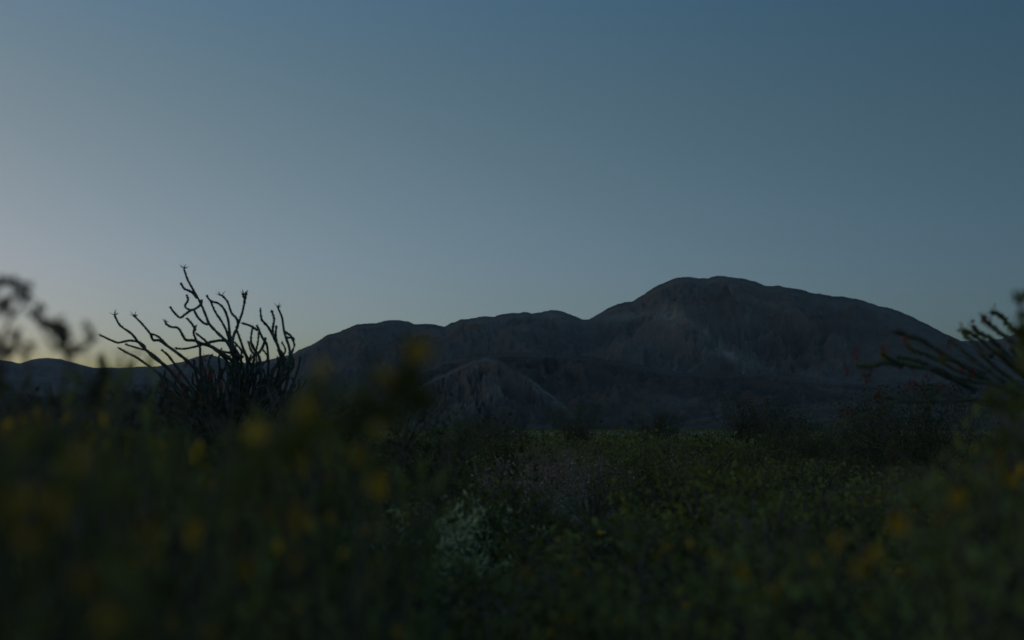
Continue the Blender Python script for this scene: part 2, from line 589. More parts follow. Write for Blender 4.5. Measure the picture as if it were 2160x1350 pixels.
def bush_meshes(h, rad, nstem, leaf, nleaf, lm, tm, seed, lean=0.45, slim=0.5, sub=4, spread=0.05, wob=0.08, lo=0.15):
    rg = np.random.default_rng(seed)
    br, tips = branches(h, rad, nstem, lean, rg, wob, sub)
    # clustered leaves along the outer part of the branches
    lens = []
    C = []
    per = max(1, nleaf // len(br))
    for pts, rr in br:
        P = np.array([tuple(p) for p in pts])
        t = rg.uniform(0.25, 1.0, per) ** 0.8 * (len(P) - 1)
        i = np.minimum(t.astype(int), len(P) - 2)
        q = P[i] + (P[i + 1] - P[i]) * (t - i)[:, None]
        dens = pnoise(q[:, 0] * 6 / h + seed, q[:, 1] * 6 / h + q[:, 2] * 5 / h)
        q = q[(dens + rg.uniform(-.5, .5, len(q)) > -0.12) & (q[:, 2] > lo * h)]
        C.append(q + rg.normal(size=q.shape) * spread * h)
    C = np.concatenate(C)
    C[:, 2] = np.maximum(C[:, 2], 0.02)
    C = C[C[:, 2] < np.percentile(C[:, 2], 96)]
    for pts, rr in br:
        for p_ in pts:
            p_.z = min(p_.z, C[:, 2].max() * 1.03)
    sb = MB()
    for pts, rr in br:
        sb.tube(pts, rr, 4)
    lb = MB()
    lb.leaves(C, leaf, up=(0, 0, 0.4), slim=slim, rg=rg)
    return sb, tm, lb.mesh('leaves', [lm]), tips, rg


PROTO = {}


def make_proto(key, nflower=0, stalk=0.08, fscale=1.0, **kw):
    sb, tm, lm_, tips, rg = bush_meshes(**kw)
    fl = []
    h = kw['h']
    top = sorted(tips, key=lambda q: -q[0].z)[:max(nflower * 2, 1)]
    sel = [top[i] for i in rg.permutation(len(top))[:nflower]]
    for p, d in sel:
        d = (d * 0.6 + Vector(rg.normal(size=3)) * 0.25 + Vector((0, 0, 1))).normalized()
        e = (d + Vector(rg.normal(size=3)) * 0.75).normalized()
        fl.append((p, p + d * stalk * rg.uniform(0.3, 1.0), e))
    for a, b_, d in fl:
        sb.tube([a, a.lerp(b_, .5) + Vector((.004, 0, 0)), b_], 0.0013, 4, 1)
    sm = sb.mesh('stems', [tm, M_green])
    sk = bool(fl)
    zz0 = np.array([v.co.z for v in lm_.vertices])
    hm = float(np.percentile(zz0, 98.5))
    fl = [q for q in fl if q[1].z < hm * 1.1]
    PROTO[key] = (sm, lm_, sk, fl, fscale, hm)


def place(key, name, loc, s, rz, label, cat, group=None, flowers=None, sq=1.0):
    sm, lm_, sk, fl, fs, h = PROTO[key]
    o = empty(name, loc, label, cat, group)
    o.scale = (s, s, s * sq)
    o.rotation_euler = (0, 0, rz)
    obj('stems', sm, o)
    obj('foliage', lm_, o)
    if sk and flowers != 0:
        for a, b_, d in (fl if flowers is None else fl[:flowers]):
            f_ = obj('flower', ME_flower, o)
            f_.location = b_
            f_.rotation_euler = d.to_track_quat('Z', 'Y').to_euler()
            fk = fs * 0.75 / s
            f_.scale = (fk, fk, fk / sq)
    return o


make_proto('brittle_a', nflower=34, stalk=.09, h=0.72, rad=0.5, nstem=34, leaf=.034, nleaf=5200, lm=M_green, tm=M_twig, seed=1, slim=.6)
make_proto('brittle_b', nflower=26, stalk=.08, h=0.62, rad=0.48, nstem=30, leaf=.03, nleaf=4600, lm=M_yellowgreen, tm=M_twig, seed=2, slim=.55)
make_proto('brittle_c', nflower=10, stalk=.07, h=0.68, rad=0.55, nstem=34, leaf=.032, nleaf=5200, lm=M_green, tm=M_twig, seed=3, slim=.5, lean=.6)
make_proto('near_a', h=0.72, rad=0.36, nstem=30, leaf=.03, nleaf=4600, lm=M_downy, tm=M_twig, seed=31, slim=.6, spread=.022, sub=7)
make_proto('near_b', h=0.72, rad=0.34, nstem=28, leaf=.026, nleaf=4200, lm=M_downy, tm=M_twig, seed=32, slim=.55, spread=.022, sub=7)
make_proto('low_a', h=0.5, rad=0.55, nstem=34, leaf=.024, nleaf=5000, lm=M_green, tm=M_twig, seed=4, lean=.6)
make_proto('low_b', h=0.56, rad=0.5, nstem=34, leaf=.022, nleaf=5200, lm=M_yellowgreen, tm=M_twig, seed=5)
make_proto('creosote_a', h=1.5, rad=0.9, nstem=24, leaf=.034, nleaf=8500, lm=M_dark, tm=M_twig, seed=6, lean=.25, spread=.028, sub=6, lo=.3)
make_proto('creosote_b', h=1.3, rad=1.0, nstem=22, leaf=.034, nleaf=8000, lm=M_dark, tm=M_twig, seed=7, lean=.35, spread=.03, sub=6, lo=.3)
make_proto('sage', h=0.46, rad=0.42, nstem=40, leaf=.03, nleaf=4200, lm=M_sage, tm=M_pale_twig, seed=8, slim=.35, lean=.45, spread=.035)
make_proto('dry', h=0.5, rad=0.42, nstem=36, leaf=.016, nleaf=2600, lm=M_dry, tm=M_pale_twig, seed=9, slim=.8, lean=.4, spread=.03, lo=.5)
make_proto('dead', h=0.6, rad=0.6, nstem=30, leaf=.012, nleaf=500, lm=M_dry, tm=M_pale_twig, seed=10, slim=.6, lean=.5, sub=7, wob=.15)

KINDS = {
    'near_a': ('flowering_shrub', 'shrub'), 'near_b': ('flowering_shrub', 'shrub'),
    'brittle_a': ('flowering_shrub', 'shrub'), 'brittle_b': ('flowering_shrub', 'shrub'), 'brittle_c': ('flowering_shrub', 'shrub'),
    'low_a': ('green_shrub', 'shrub'), 'low_b': ('green_shrub', 'shrub'), 'creosote_a': ('creosote_bush', 'bush'), 'creosote_b': ('creosote_bush', 'bush'),
    'sage': ('silver_shrub', 'shrub'), 'dry': ('dry_shrub', 'shrub'), 'dead': ('bare_shrub', 'shrub'),
}


def put(key, px, base_d, h, label, group=None, rz=None, flowers=None, sq=1.0):
    """a shrub of height h whose middle stands in column px, base_d metres out"""
    p = at(px, 905, base_d)
    z = gz(p.x, p.y) - 0.01
    name, cat = KINDS[key]
    s = h / PROTO[key][5]
    return place(key, name, (p.x, p.y, z), s, rnd.uniform(0, 6.28) if rz is None else rz, label, cat, group, flowers, sq)


def near(key, px, d, h, rad_, label, rz=0.0):
    hp = PROTO[key][5]
    s_ = rad_ / 0.4
    p = at(px, 905, d)
    return place(key, 'flowering_shrub', (p.x, p.y, -0.01), s_, rz, label, 'shrub', None, 0, h / (hp * s_))


# --- near bushes, just in front of the lens on the left
nb1 = near('near_a', -260, 1.3, 1.09, 0.46, 'big blurred bush with yellow flowers, nearest at the lower left corner')
nb2 = near('near_b', 330, 1.85, 1.04, 0.36, 'yellow flowered bush pressed against the near one, below the tall bare cane plant')
nb3 = near('near_a', 660, 2.4, 1.08, 0.34, 'green bush with scattered yellow heads, left of the silver shrub', 2.1)
nb4 = near('near_b', 60, 3.1, 1.19, 0.46, 'golden topped bush behind the nearest one at the left edge')
nb5 = near('near_a', 385, 3.3, 1.06, 0.32, 'bush carrying a bright row of golden flowers in front of the cane plant', 4.0)
nb10 = near('near_b', 235, 2.75, 1.21, 0.2, 'narrow olive bush rising above the golden flowers under the left ridge', 2.6)
nb11 = near('near_a', 640, 3.0, 1.13, 0.24, 'leafy green bush hiding the right foot of the tall cane plant', 1.3)
nb6 = near('near_b', 2260, 1.8, 1.03, 0.38, 'blurred yellow green bush nearest to the lower right corner', 1.0)
nb7 = near('near_a', 1690, 2.5, 0.90, 0.36, 'dark green bush with a few yellow heads, lower right of the middle', .5)
nb8 = near('near_a', 1290, 3.0, 0.80, 0.3, 'low bush with yellow buds in the lower middle', 3.0)
nb9 = near('near_b', 2190, 3.2, 1.13, 0.42, 'tall yellow green bush cut by the right edge under the arching canes', 5.0)
# --- middle distance individuals
put('sage', 900, 8.0, 0.68, 'silvery pale shrub standing out of the dark scrub in the middle', rz=1.0)
put('sage', 850, 7.6, 0.6, 'left lobe of the pale shrub clump in the middle')
put('sage', 945, 8.4, 0.7, 'tallest silvery shrub, in the middle of the pale clump')
put('sage', 985, 9.2, 0.58, 'smaller silvery shrub just behind the pale one')
put('dead', 790, 3.0, 0.55, 'bare pale twigs arching from the lower middle ground')
put('dead', 640, 2.3, 0.7, 'bare grey twigs between the yellow bushes at lower left')
put('dead', 1900, 3.1, 0.6, 'leafless grey shrub with long twigs at the lower right')
put('dry', 1115, 14.0, 0.86, 'pinkish dry shrub on the rise left of the small bare stalks', rz=1.0)
put('dry', 1180, 20.0, 0.92, 'second pinkish dry shrub, behind the wider one')
put('dry', 1250, 15.0, 0.8, 'dry shrub with tall curled stalks near the middle horizon')
put('dry', 2010, 9.0, 0.85, 'pink brown dry shrub beside the yellow green bush at right')
put('dry', 1470, 19.0, 0.8, 'faint tan shrub in the scrub below the broad dark bush')
put('dry', 985, 10.0, 0.6, 'grey tufted shrub to the left of the pinkish ones')
put('creosote_a', 1585, 42, 2.05, 'broad dark bush on the horizon under the big mountain')
put('creosote_b', 1650, 47, 1.7, 'lower right half of the dark clump on the horizon')
put('creosote_b', 1390, 60, 1.75, 'small round dark bush alone on the horizon left of the broad one')
put('creosote_a', 1045, 36, 1.5, 'dark ragged bush at the foot of the pale rocky hill')
put('creosote_b', 975, 32, 1.35, 'bush left of the ragged one at the foot of the rocky hill')
put('creosote_a', 1215, 48, 1.9, 'thin see-through bush right of the rocky hill')
put('creosote_a', 1935, 17, 1.62, 'upright dark bush with red specks below the arching canes')
put('creosote_b', 1845, 24, 1.45, 'spreading bush on the horizon left of the arching canes')
put('creosote_b', 232, 6.5, 1.27, 'dark bush poking above the left ridge line')
put('creosote_a', 850, 12, 1.02, 'dark bush between the cane plant and the rocky hill')
put('creosote_b', 690, 8, 1.3, 'dark bush right beside the foot of the cane plant')

# --- the field of shrubs
LAB = {
    'brittle_a': ('leafy shrub with many yellow flowers in the open scrub', 'leafy yellow flowered shrubs of the field'),
    'brittle_b': ('yellow green shrub with yellow flowers in the open scrub', 'yellow green flowered shrubs of the field'),
    'brittle_c': ('spreading green shrub with few flowers in the open scrub', 'spreading shrubs of the field'),
    'low_a': ('low dark green shrub without flowers in the open scrub', 'low green shrubs of the field'),
    'low_b': ('low yellow green shrub without flowers in the open scrub', 'low yellow green shrubs of the field'),
    'sage': ('small silvery shrub scattered in the open scrub', 'silvery shrubs of the field'),
    'dry': ('tan dry shrub scattered in the open scrub', 'dry shrubs of the field'),
    'dead': ('leafless grey shrub scattered in the open scrub', 'leafless shrubs of the field'),
    'creosote_a': ('taller dark bush among the distant scrub', 'tall dark bushes of the field'),
}
keys = list(LAB)
wts = [.13, .1, .2, .22, .17, .05, .06, .04, .03]
spots = []
field = []
tries = 0
while len(spots) < 215 and tries < 20000:
    tries += 1
    d = 2.7 + 38 * rnd.random() ** 1.7
    px = rnd.uniform(-80, 2240)
    p = at(px, 905, d)
    # leave open ground where the photo shows it
    if (1060 < px < 1330 and 13 < d < 19.8) or (1380 < px < 1480 and 20 < d < 27) or (790 < px < 1060 and 6.8 < d < 10.5):
        continue
    if 1.0 < d and any(abs(px - a) < w_ and abs(d - dd) < ww for a, w_, dd, ww in ((1180, 90, 6.3, 1.3), (900, 110, 4.6, .6), (1050, 70, 5.3, .5), (1060, 60, 7.6, .7))):
        continue
    if all((p.x - q.x) ** 2 + (p.y - q.y) ** 2 > (0.42 + 0.012 * d) ** 2 for q in spots):
        spots.append(p)
        k = rnd.choices(keys, wts)[0]
        hh = {'creosote_a': rnd.uniform(1.1, 1.4), 'sage': rnd.uniform(.35, .6), 'dead': rnd.uniform(.45, .7), 'dry': rnd.uniform(.45, .75)}.get(k, rnd.uniform(0.42, 0.94))
        if d < 4.5:
            hh *= 0.8
        if k == 'creosote_a' and d < 14:
            k = 'low_a'; hh = .8
        if 1080 < px < 1310 and d < 17:
            hh = min(hh, 1.12 - .07 * d)
        if 780 < px < 1070 and d < 8:
            hh = min(hh, 1.08 - .095 * d)
        if hh > .2:
            field.append([k, px, d, hh])

DEPTH = ((4.6, 'nearest rows'), (8, 'second rows'), (15, 'mid distance'), (99, 'far rows'))
COLS = ((250, 'below the left edge sprays'), (650, 'below the tall cane plant'), (950, 'right of the cane plant'), (1250, 'below the rocky hill'), (1480, 'below the mountain saddle'),
        (1750, 'below the mountain top'), (2000, 'below the arching canes'), (9999, 'at the right edge'))
KL = {'brittle_a': 'leafy yellow flowered shrub', 'brittle_b': 'yellow green flowered shrub', 'brittle_c': 'spreading green shrub', 'low_a': 'dark green shrub',
      'low_b': 'plain yellow green shrub', 'sage': 'silvery shrub', 'dry': 'dry tan shrub', 'dead': 'leafless grey shrub', 'creosote_a': 'taller dark bush'}
cells = {}
for q in field:
    a_ = next(t_ for lim_, t_ in DEPTH if q[2] < lim_)
    b_ = next(t_ for lim_, t_ in COLS if q[1] < lim_)
    cells.setdefault((KL[q[0]], a_, b_), []).append(q)
NUM = ['', 'one', 'two', 'three', 'four', 'five', 'six', 'seven', 'eight', 'nine', 'ten', 'eleven', 'twelve']
NTH = ['leftmost', 'second', 'third', 'fourth', 'fifth', 'sixth', 'seventh', 'eighth', 'ninth', 'tenth', 'eleventh', 'twelfth']
for (kl, a_, b_), qs in cells.items():
    qs.sort(key=lambda q: q[1])
    for j, q in enumerate(qs):
        o_ = '' if len(qs) == 1 else ('leftmost' if j == 0 else 'rightmost' if j == len(qs) - 1 else NTH[j] + ' from left') + ' of ' + NUM[min(len(qs), 12)]
        k, px, d, hh = q
        put(k, px, d, hh, f'{kl}, {a_}, {b_}' + (f', {o_}' if o_ else ''), LAB[k][1], flowers=(9 if d < 9 else 3))

# --- far scrub, a mass nobody could count
mbf = MB()
rg = np.random.default_rng(77)
n = 7500
d = 36 + 1050 * rg.random(n) ** 2.1
a = rg.uniform(-.40, .40, n)
Xc, Yc = d * np.tan(a), d
hh = rg.uniform(.45, .95, n) * np.where(rg.random(n) < .04, 1.6, 1)
for i in range(n):
    k = int(np.clip(2600 / d[i], 9, 70))
    c_ = rg.normal(size=(k, 3)) * np.array([.38, .38, .22]) * hh[i] + np.array([Xc[i], Yc[i], hh[i] * .5])
    c_[:, 2] = np.clip(c_[:, 2], 0.02, None)
    mbf.leaves(c_, 0.10 + d[i] / 1500, up=(0, 0, .5), m=int(rg.choice([0, 1, 1, 2])), slim=.7, rg=rg)
tag(obj('scrub', mbf.mesh('scrub', [M_green, M_dark, M_yellowgreen])), label='distant scrub covering the plain up to the hills', cat='scrub', kind='stuff')

# --- low annual plants covering the soil between the shrubs
mbg = MB()
n = 52000
d = 1.0 + 34 * rg.random(n) ** 1.5
a = rg.uniform(-.40, .40, n)
P = np.stack([d * np.tan(a), d], 1)
den = fbm(P[:, 0] * .9, P[:, 1] * .9, 3)
P = P[den > -0.09]
zz_ = 0.05 * fbm(P[:, 0] * .35, P[:, 1] * .35, 4)
C = np.c_[P, zz_ + rg.uniform(0, .12, len(P))]
mbg.leaves(C, 0.05, up=(0, 0, 1.4), slim=.25, rg=rg)
tag(obj('grass', mbg.mesh('grass', [M_green])), label='short grass and weeds on the sandy soil', cat='grass', kind='stuff')


# --- stones
def stone_mesh(seed):
    import bmesh
    bm = bmesh.new()
    bmesh.ops.create_icosphere(bm, subdivisions=3, radius=1)
    rg_ = np.random.default_rng(seed)
    off = rg_.uniform(0, 50, 2)
    for v in bm.verts:
        c_ = v.co
        k = 1 + 0.35 * float(fbm(np.array([c_.x * 1.3 + off[0] + c_.z]), np.array([c_.y * 1.3 + off[1] - c_.z]), 4)[0])
        v.co = Vector((c_.x * k * 1.2, c_.y * k, c_.z * k * .55))
    me = bpy.data.meshes.new('stone')
    bm.to_mesh(me)
    me.materials.append(M_stone)
    for p_ in me.polygons:
        p_.use_smooth = True
    return me


for i, (px, d_, s_, lab) in enumerate([
        (1185, 16.4, .5, 'largest pale stone in the sandy gap at the middle'), (1250, 15.8, .28, 'small pale stone right of the largest one'),
        (1130, 17.4, .34, 'pale stone behind and left of the largest one'), (1215, 21, .42, 'flat pinkish stone beneath the curled stalks'),
        (600, 2.9, .08, 'grey stone between the lower left bushes'), (1095, 19.5, .45, 'broad tan rock left of the pinkish dry shrubs'),
        (1425, 23, .4, 'tan rock in the gap right of the curled stalks'), (1060, 8.4, .2, 'flat stone right of the silvery shrub')]):
    p = at(px, 905, d_)
    o = obj('stone', stone_mesh(i))
    o.location = (p.x, p.y, gz(p.x, p.y) + s_ * .25)
    o.scale = (s_, s_, s_)
    o.rotation_euler = (0, 0, i)
    tag(o, lab, 'stone')


# ------------------------------------------------------------------ traced plants
def cane(mb_, pts, r0, r1, leafsz, nleaf, rg_, taper_tip=True):
    pts = smooth_path(pts, 4)
    n_ = len(pts)
    # knobbly, slightly irregular cane
    rr = [(r1 + (r0 - r1) * (i / (n_ - 1)) ** 1.2) * (1 + 0.1 * math.sin(i * 2.1) + rg_.uniform(-.1, .1)) for i in range(n_)]
    if taper_tip:
        rr[0] *= .35
    mb_.tube(pts, rr, 6, 0)
    P = np.array([tuple(p) for p in pts])
    t_ = rg_.uniform(0, n_ - 1.001, nleaf)
    i = t_.astype(int)
    q = P[i] + (P[i + 1] - P[i]) * (t_ - i)[:, None]
    mb_.leaves(q, leafsz, m=1, slim=.45, rg=rg_)


def zoom1(q): return (q[0] / 3, 500 + q[1] / 3)
def zoom4(q): return (1700 + q[0] / 4.5, 600 + q[1] / 4.5)


def blossom(px, py, d, size, parent, rg_):
    mb_ = MB()
    c0 = at(px, py, d) - parent.location
    C_ = np.array([tuple(c0)]) + rg_.normal(size=(26, 3)) * np.array([.3, .3, .5]) * size
    mb_.leaves(C_, size * .55, up=(0, 0, .6), m=0, slim=.4, rg=rg_)
    return obj('blossom', mb_.mesh('blossom', [M_red]), parent)


OC_D = 15.0
ground_pt = at(470, 905, OC_D)
oc = empty('ocotillo', (ground_pt.x, ground_pt.y, 0), 'tall spiny ocotillo with many crooked dark canes against the pale sky', 'ocotillo')
rg = np.random.default_rng(5)
BASE = (1430, 1640)
stems1 = [
    [(1165, 205), (1185, 265), (1220, 330), (1265, 410), (1300, 490), (1325, 550), (1380, 610), (1440, 670), (1480, 760), (1500, 900), (1480, 1100), (1450, 1400)],
    [(1145, 290), (1165, 325), (1215, 350), (1245, 385)],
    [(1180, 365), (1190, 400), (1170, 440), (1215, 462), (1268, 430), (1275, 400)],
    [(1075, 440), (1100, 475), (1140, 510), (1180, 482), (1222, 460), (1250, 505), (1290, 545), (1325, 552)],
    [(1045, 545), (1080, 568), (1125, 575), (1150, 610), (1175, 650), (1230, 655), (1280, 675), (1350, 700), (1420, 745), (1475, 800), (1500, 950), (1460, 1400)],
    [(1240, 560), (1225, 600), (1240, 650), (1265, 700), (1272, 780), (1330, 950), (1400, 1150), (1440, 1400)],
    [(1180, 512), (1215, 550), (1238, 590)],
    [(725, 495), (760, 560), (830, 610), (880, 670), (930, 720), (975, 765), (1040, 810), (1120, 900), (1250, 1100), (1390, 1350)],
    [(845, 495), (900, 550), (950, 612), (970, 652), (1010, 655), (1060, 690), (1130, 740), (1190, 790), (1290, 900), (1370, 1150), (1435, 1400)],
    [(952, 612), (1005, 632), (1060, 688), (1110, 720)],
    [(630, 618), (700, 652), (750, 668), (820, 655), (885, 668), (920, 700)],
    [(750, 700), (800, 730), (860, 760), (930, 808), (1000, 860), (1150, 980), (1290, 1180), (1410, 1400)],
    [(790, 678), (870, 702), (935, 722), (1000, 770), (1030, 810)],
    [(1305, 368), (1335, 405), (1382, 420), (1420, 460), (1445, 530), (1455, 620), (1480, 700), (1505, 800), (1520, 1000), (1470, 1400)],
    [(1328, 395), (1360, 470), (1400, 530), (1435, 600), (1450, 660)],
    [(1405, 368), (1440, 410), (1465, 480), (1500, 520), (1503, 570), (1480, 620), (1470, 700), (1500, 820), (1540, 1000), (1480, 1400)],
    [(1535, 360), (1548, 400), (1535, 470), (1515, 530), (1497, 575)],
    [(1560, 345), (1552, 385), (1545, 420)],
    [(1648, 455), (1655, 520), (1690, 560), (1715, 600), (1740, 650), (1770, 720), (1790, 850), (1740, 1000), (1600, 1230), (1480, 1450)],
    [(1718, 465), (1735, 520), (1725, 590), (1735, 640)],
    [(1755, 440), (1785, 510), (1795, 580), (1810, 640), (1830, 700), (1835, 800), (1790, 1000), (1640, 1250), (1490, 1450)],
    [(1862, 650), (1835, 620), (1800, 598)],
    [(1865, 690), (1848, 640), (1810, 640)],
    [(1602, 560), (1588, 640), (1600, 700), (1640, 760), (1650, 900), (1600, 1100), (1500, 1450)],
    [(1625, 556), (1662, 640), (1692, 700), (1690, 900), (1600, 1200), (1480, 1450)],
    [(1572, 660), (1590, 720), (1622, 745), (1660, 700), (1680, 640)],
    [(1480, 660), (1530, 720), (1560, 770), (1570, 950), (1530, 1200), (1460, 1450)],
    [(1110, 705), (1170, 707), (1250, 690), (1330, 665), (1420, 655), (1475, 690), (1530, 800), (1560, 1000), (1480, 1400)],
    [(1240, 610), (1290, 648), (1350, 705), (1400, 745), (1450, 820), (1480, 1000), (1450, 1400)],
    [(1530, 545), (1580, 560), (1630, 590)],
    [(1500, 590), (1520, 650), (1545, 720), (1600, 860), (1590, 1050), (1470, 1420)],
    [(1020, 712), (1060, 745), (1095, 790), (1200, 930), (1340, 1150), (1430, 1420)],
    [(1750, 560), (1745, 620), (1760, 700), (1800, 780), (1760, 980), (1600, 1260), (1470, 1450)],
    [(880, 1235), (940, 1165), (1010, 1115), (1090, 1100), (1180, 1165), (1290, 1290), (1420, 1470)],
    [(1900, 760), (1880, 850), (1830, 980), (1700, 1180), (1500, 1450)],
    [(1940, 900), (1890, 980), (1780, 1120), (1600, 1320), (1470, 1480)],
    [(1330, 690), (1390, 720), (1460, 735), (1540, 760)],
]
n_traced = len(stems1)
for i in range(96):   # inner canes ending below the skyline
    ex = rg.uniform(1000, 1900)
    ey = rg.uniform(690, 980) + 0.4 * max(0, 1400 - ex)
    if i < 20:
        ey -= 90
    mx_, my_ = (ex + BASE[0]) / 2 + rg.uniform(-60, 60), (ey + 1450) / 2
    stems1.append([(ex, ey), (ex + rg.uniform(-30, 30), ey + 60), (ex * .7 + mx_ * .3, ey * .6 + my_ * .4), (mx_, my_), (BASE[0] + rg.uniform(-40, 40), 1440)])
for s_i, st in enumerate(stems1):
    dd = rg.uniform(-0.7, 0.7)
    main = st[-1][1] > 1300
    wd = 1.0 if s_i < n_traced else 0.75
    mb_ = MB()
    n_ = len(st)
    pts = []
    for k, q in enumerate(st):
        t_ = k / (n_ - 1)
        pts.append(at(*zoom1(q), OC_D + dd * ((1 - t_) if main else 1) + rg.normal() * .03) - oc.location)
    if main:
        g = at(*zoom1((BASE[0] + rg.uniform(-30, 30), BASE[1])), OC_D) - oc.location
        pts.append(g)
        pts.append(Vector((g.x * 0.6, 0, -0.05)))
    cane(mb_, pts, (0.026 if main else 0.015) * wd, 0.0105 * wd, .018, int(75 * len(pts)), rg)
    obj('cane', mb_.mesh('cane', [M_cane, M_dark]), oc)
# tiny spiky tips
for q in [(1165, 200), (1400, 372), (1545, 365), (725, 495), (850, 500), (1050, 540), (1760, 445)]:
    mb_ = MB()
    p0 = at(*zoom1(q), OC_D) - oc.location
    for k in range(7):
        v = Vector((rg.normal(), rg.normal(), rg.uniform(.1, 1.6))).normalized() * rg.uniform(.03, .075)
        mb_.tube([p0, p0 + v * .5, p0 + v], [.006, .004, .001], 4)
    obj('dry_tip', mb_.mesh('dry_tip', [M_cane]), oc)
for q in [(1100, 850), (1150, 885), (1180, 800), (1290, 770), (1300, 850), (1330, 885), (1025, 960), (1160, 965), (1265, 1040), (1130, 1130), (1390, 950)]:
    blossom(*zoom1(q), OC_D - .6, .05, oc, rg)

# right ocotillo, rooted just outside the picture
OD = 6.5
gp = at(2420, 905, OD)
oc2 = empty('ocotillo', (gp.x, gp.y, 0), 'ocotillo arching in from the right edge with red flower tips', 'ocotillo')
stems2 = [
    [(1765, 265), (1840, 290), (1890, 340), (1940, 400), (2000, 450), (2120, 560), (2300, 760)],
    [(1680, 308), (1710, 350), (1750, 382), (1800, 430), (1870, 480), (1960, 545), (2120, 680), (2350, 900)],
    [(1590, 400), (1620, 440), (1680, 480), (1750, 505), (1800, 560), (1950, 700), (2120, 850), (2350, 1050)],
    [(1480, 435), (1540, 452), (1600, 490), (1660, 530), (1800, 650), (1950, 780), (2100, 900), (2350, 1100)],
    [(1490, 455), (1515, 495), (1570, 530), (1650, 600), (1760, 680)],
    [(950, 570), (1010, 620), (1100, 650), (1200, 692), (1300, 740), (1400, 800), (1550, 860), (1700, 900), (1850, 980), (2100, 1110), (2400, 1300)],
    [(720, 650), (800, 712), (930, 762), (1080, 790), (1250, 800), (1400, 872), (1600, 920), (1800, 950), (2000, 1020), (2400, 1250)],
    [(470, 765), (600, 778), (720, 745), (800, 740), (900, 775)],
    [(860, 690), (950, 700), (1050, 720), (1150, 770), (1250, 830), (1400, 900), (1600, 1000)],
    [(1400, 540), (1480, 620), (1600, 720), (1750, 830), (1900, 940), (2150, 1120)],
    [(1640, 640), (1800, 790), (1950, 900), (2150, 1050), (2350, 1200)],
    [(1820, 620), (1900, 720), (2000, 800), (2150, 900), (2350, 1080)],
    [(840, 450), (900, 460), (1000, 500), (1080, 520), (1180, 580), (1320, 670), (1500, 770), (1700, 860)],
    [(280, 1330), (450, 1290), (650, 1205), (850, 1120), (1100, 1112), (1350, 1108), (1600, 1100), (1900, 1135), (2150, 1180), (2400, 1350)],
    [(640, 1060), (800, 1080), (950, 1100)],
    [(1290, 700), (1400, 720), (1520, 790), (1680, 880)],
    [(1950, 600), (2010, 700), (2080, 800), (2300, 1000)],
]
for st in stems2:
    dd = rg.uniform(-.6, .6)
    main = st[-1][0] > 2250
    mb_ = MB()
    pts = [at(*zoom4(q), OD + dd * (1 - k / len(st))) - oc2.location for k, q in enumerate(st)]
    if main:
        pts.append(at(2340, 1000, OD) - oc2.location)
        pts.append(Vector((0, 0, .2)))
        pts.append(Vector((0, 0, -.05)))
    cane(mb_, pts, .014, .007, .018, int(45 * len(pts)), rg)
    obj('cane', mb_.mesh('cane', [M_cane, M_yellowgreen]), oc2)
for q in [(470, 705), (480, 640), (570, 890), (600, 870), (960, 960), (1030, 945), (1170, 880), (1290, 970), (1280, 668), (740, 600), (1370, 565), (390, 830), (680, 1050), (1480, 800),
          (1590, 840), (955, 560), (1480, 425), (1590, 395), (1745, 375), (1765, 262), (385, 1240), (730, 655), (1690, 318)]:
    blossom(*zoom4(q), OD - .1, .028, oc2, rg)


# creosote branches reaching above the left ridge (close, out of focus)
def traced_creosote(base_px, D, stems, label, name='creosote_bush', lm=M_dark, leafsz=.022, per=240, rad=.006, sp=.022, dens=.5):
    g_ = at(base_px, 905, D)
    o = empty(name, (g_.x, g_.y, 0), label, 'bush')
    for st in stems:
        P_ = [at(x, y, D + rg.uniform(-.12, .12)) - o.location for x, y in st['p']]
        if st.get('root', True):
            P_.append(Vector((rg.uniform(-.1, .1), rg.uniform(-.1, .1), 0.25)))
            P_.append(Vector((0, 0, -.03)))
        sb = MB()
        pts = smooth_path(P_, 4)
        sb.tube(pts, [rad * (.35 + .9 * i / len(pts)) for i in range(len(pts))], 5)
        lb = MB()
        for (x, y, r_px, n_) in st['c']:
            c0 = np.array(tuple(at(x, y, D) - o.location))
            rr = r_px / 3000 * D
            n_ = int(n_ * dens)
            for q_ in range(max(3, n_ // 16)):
                a_ = c0 + rg.normal(size=3) * rr * .45
                v_ = rg.normal(size=3) * np.array([1, .8, .9]) + np.array([0, 0, .5])
                v_ *= rr * rg.uniform(.5, 1.1) / np.linalg.norm(v_)
                m_ = a_ + v_ * .5 + rg.normal(size=3) * rr * .08
                sb.tube([c0, a_, m_, a_ + v_], [rad * .25, rad * .2, rad * .15, rad * .1], 4)
                t_ = rg.random(16)[:, None]
                lb.leaves(a_ + v_ * t_ + rg.normal(size=(16, 3)) * rr * .09, leafsz, m=0, slim=.45, rg=rg)
        b_ = obj('branch', sb.mesh('branch', [M_twig]), o)
        obj('foliage', lb.mesh('foliage', [lm]), b_)
    return o


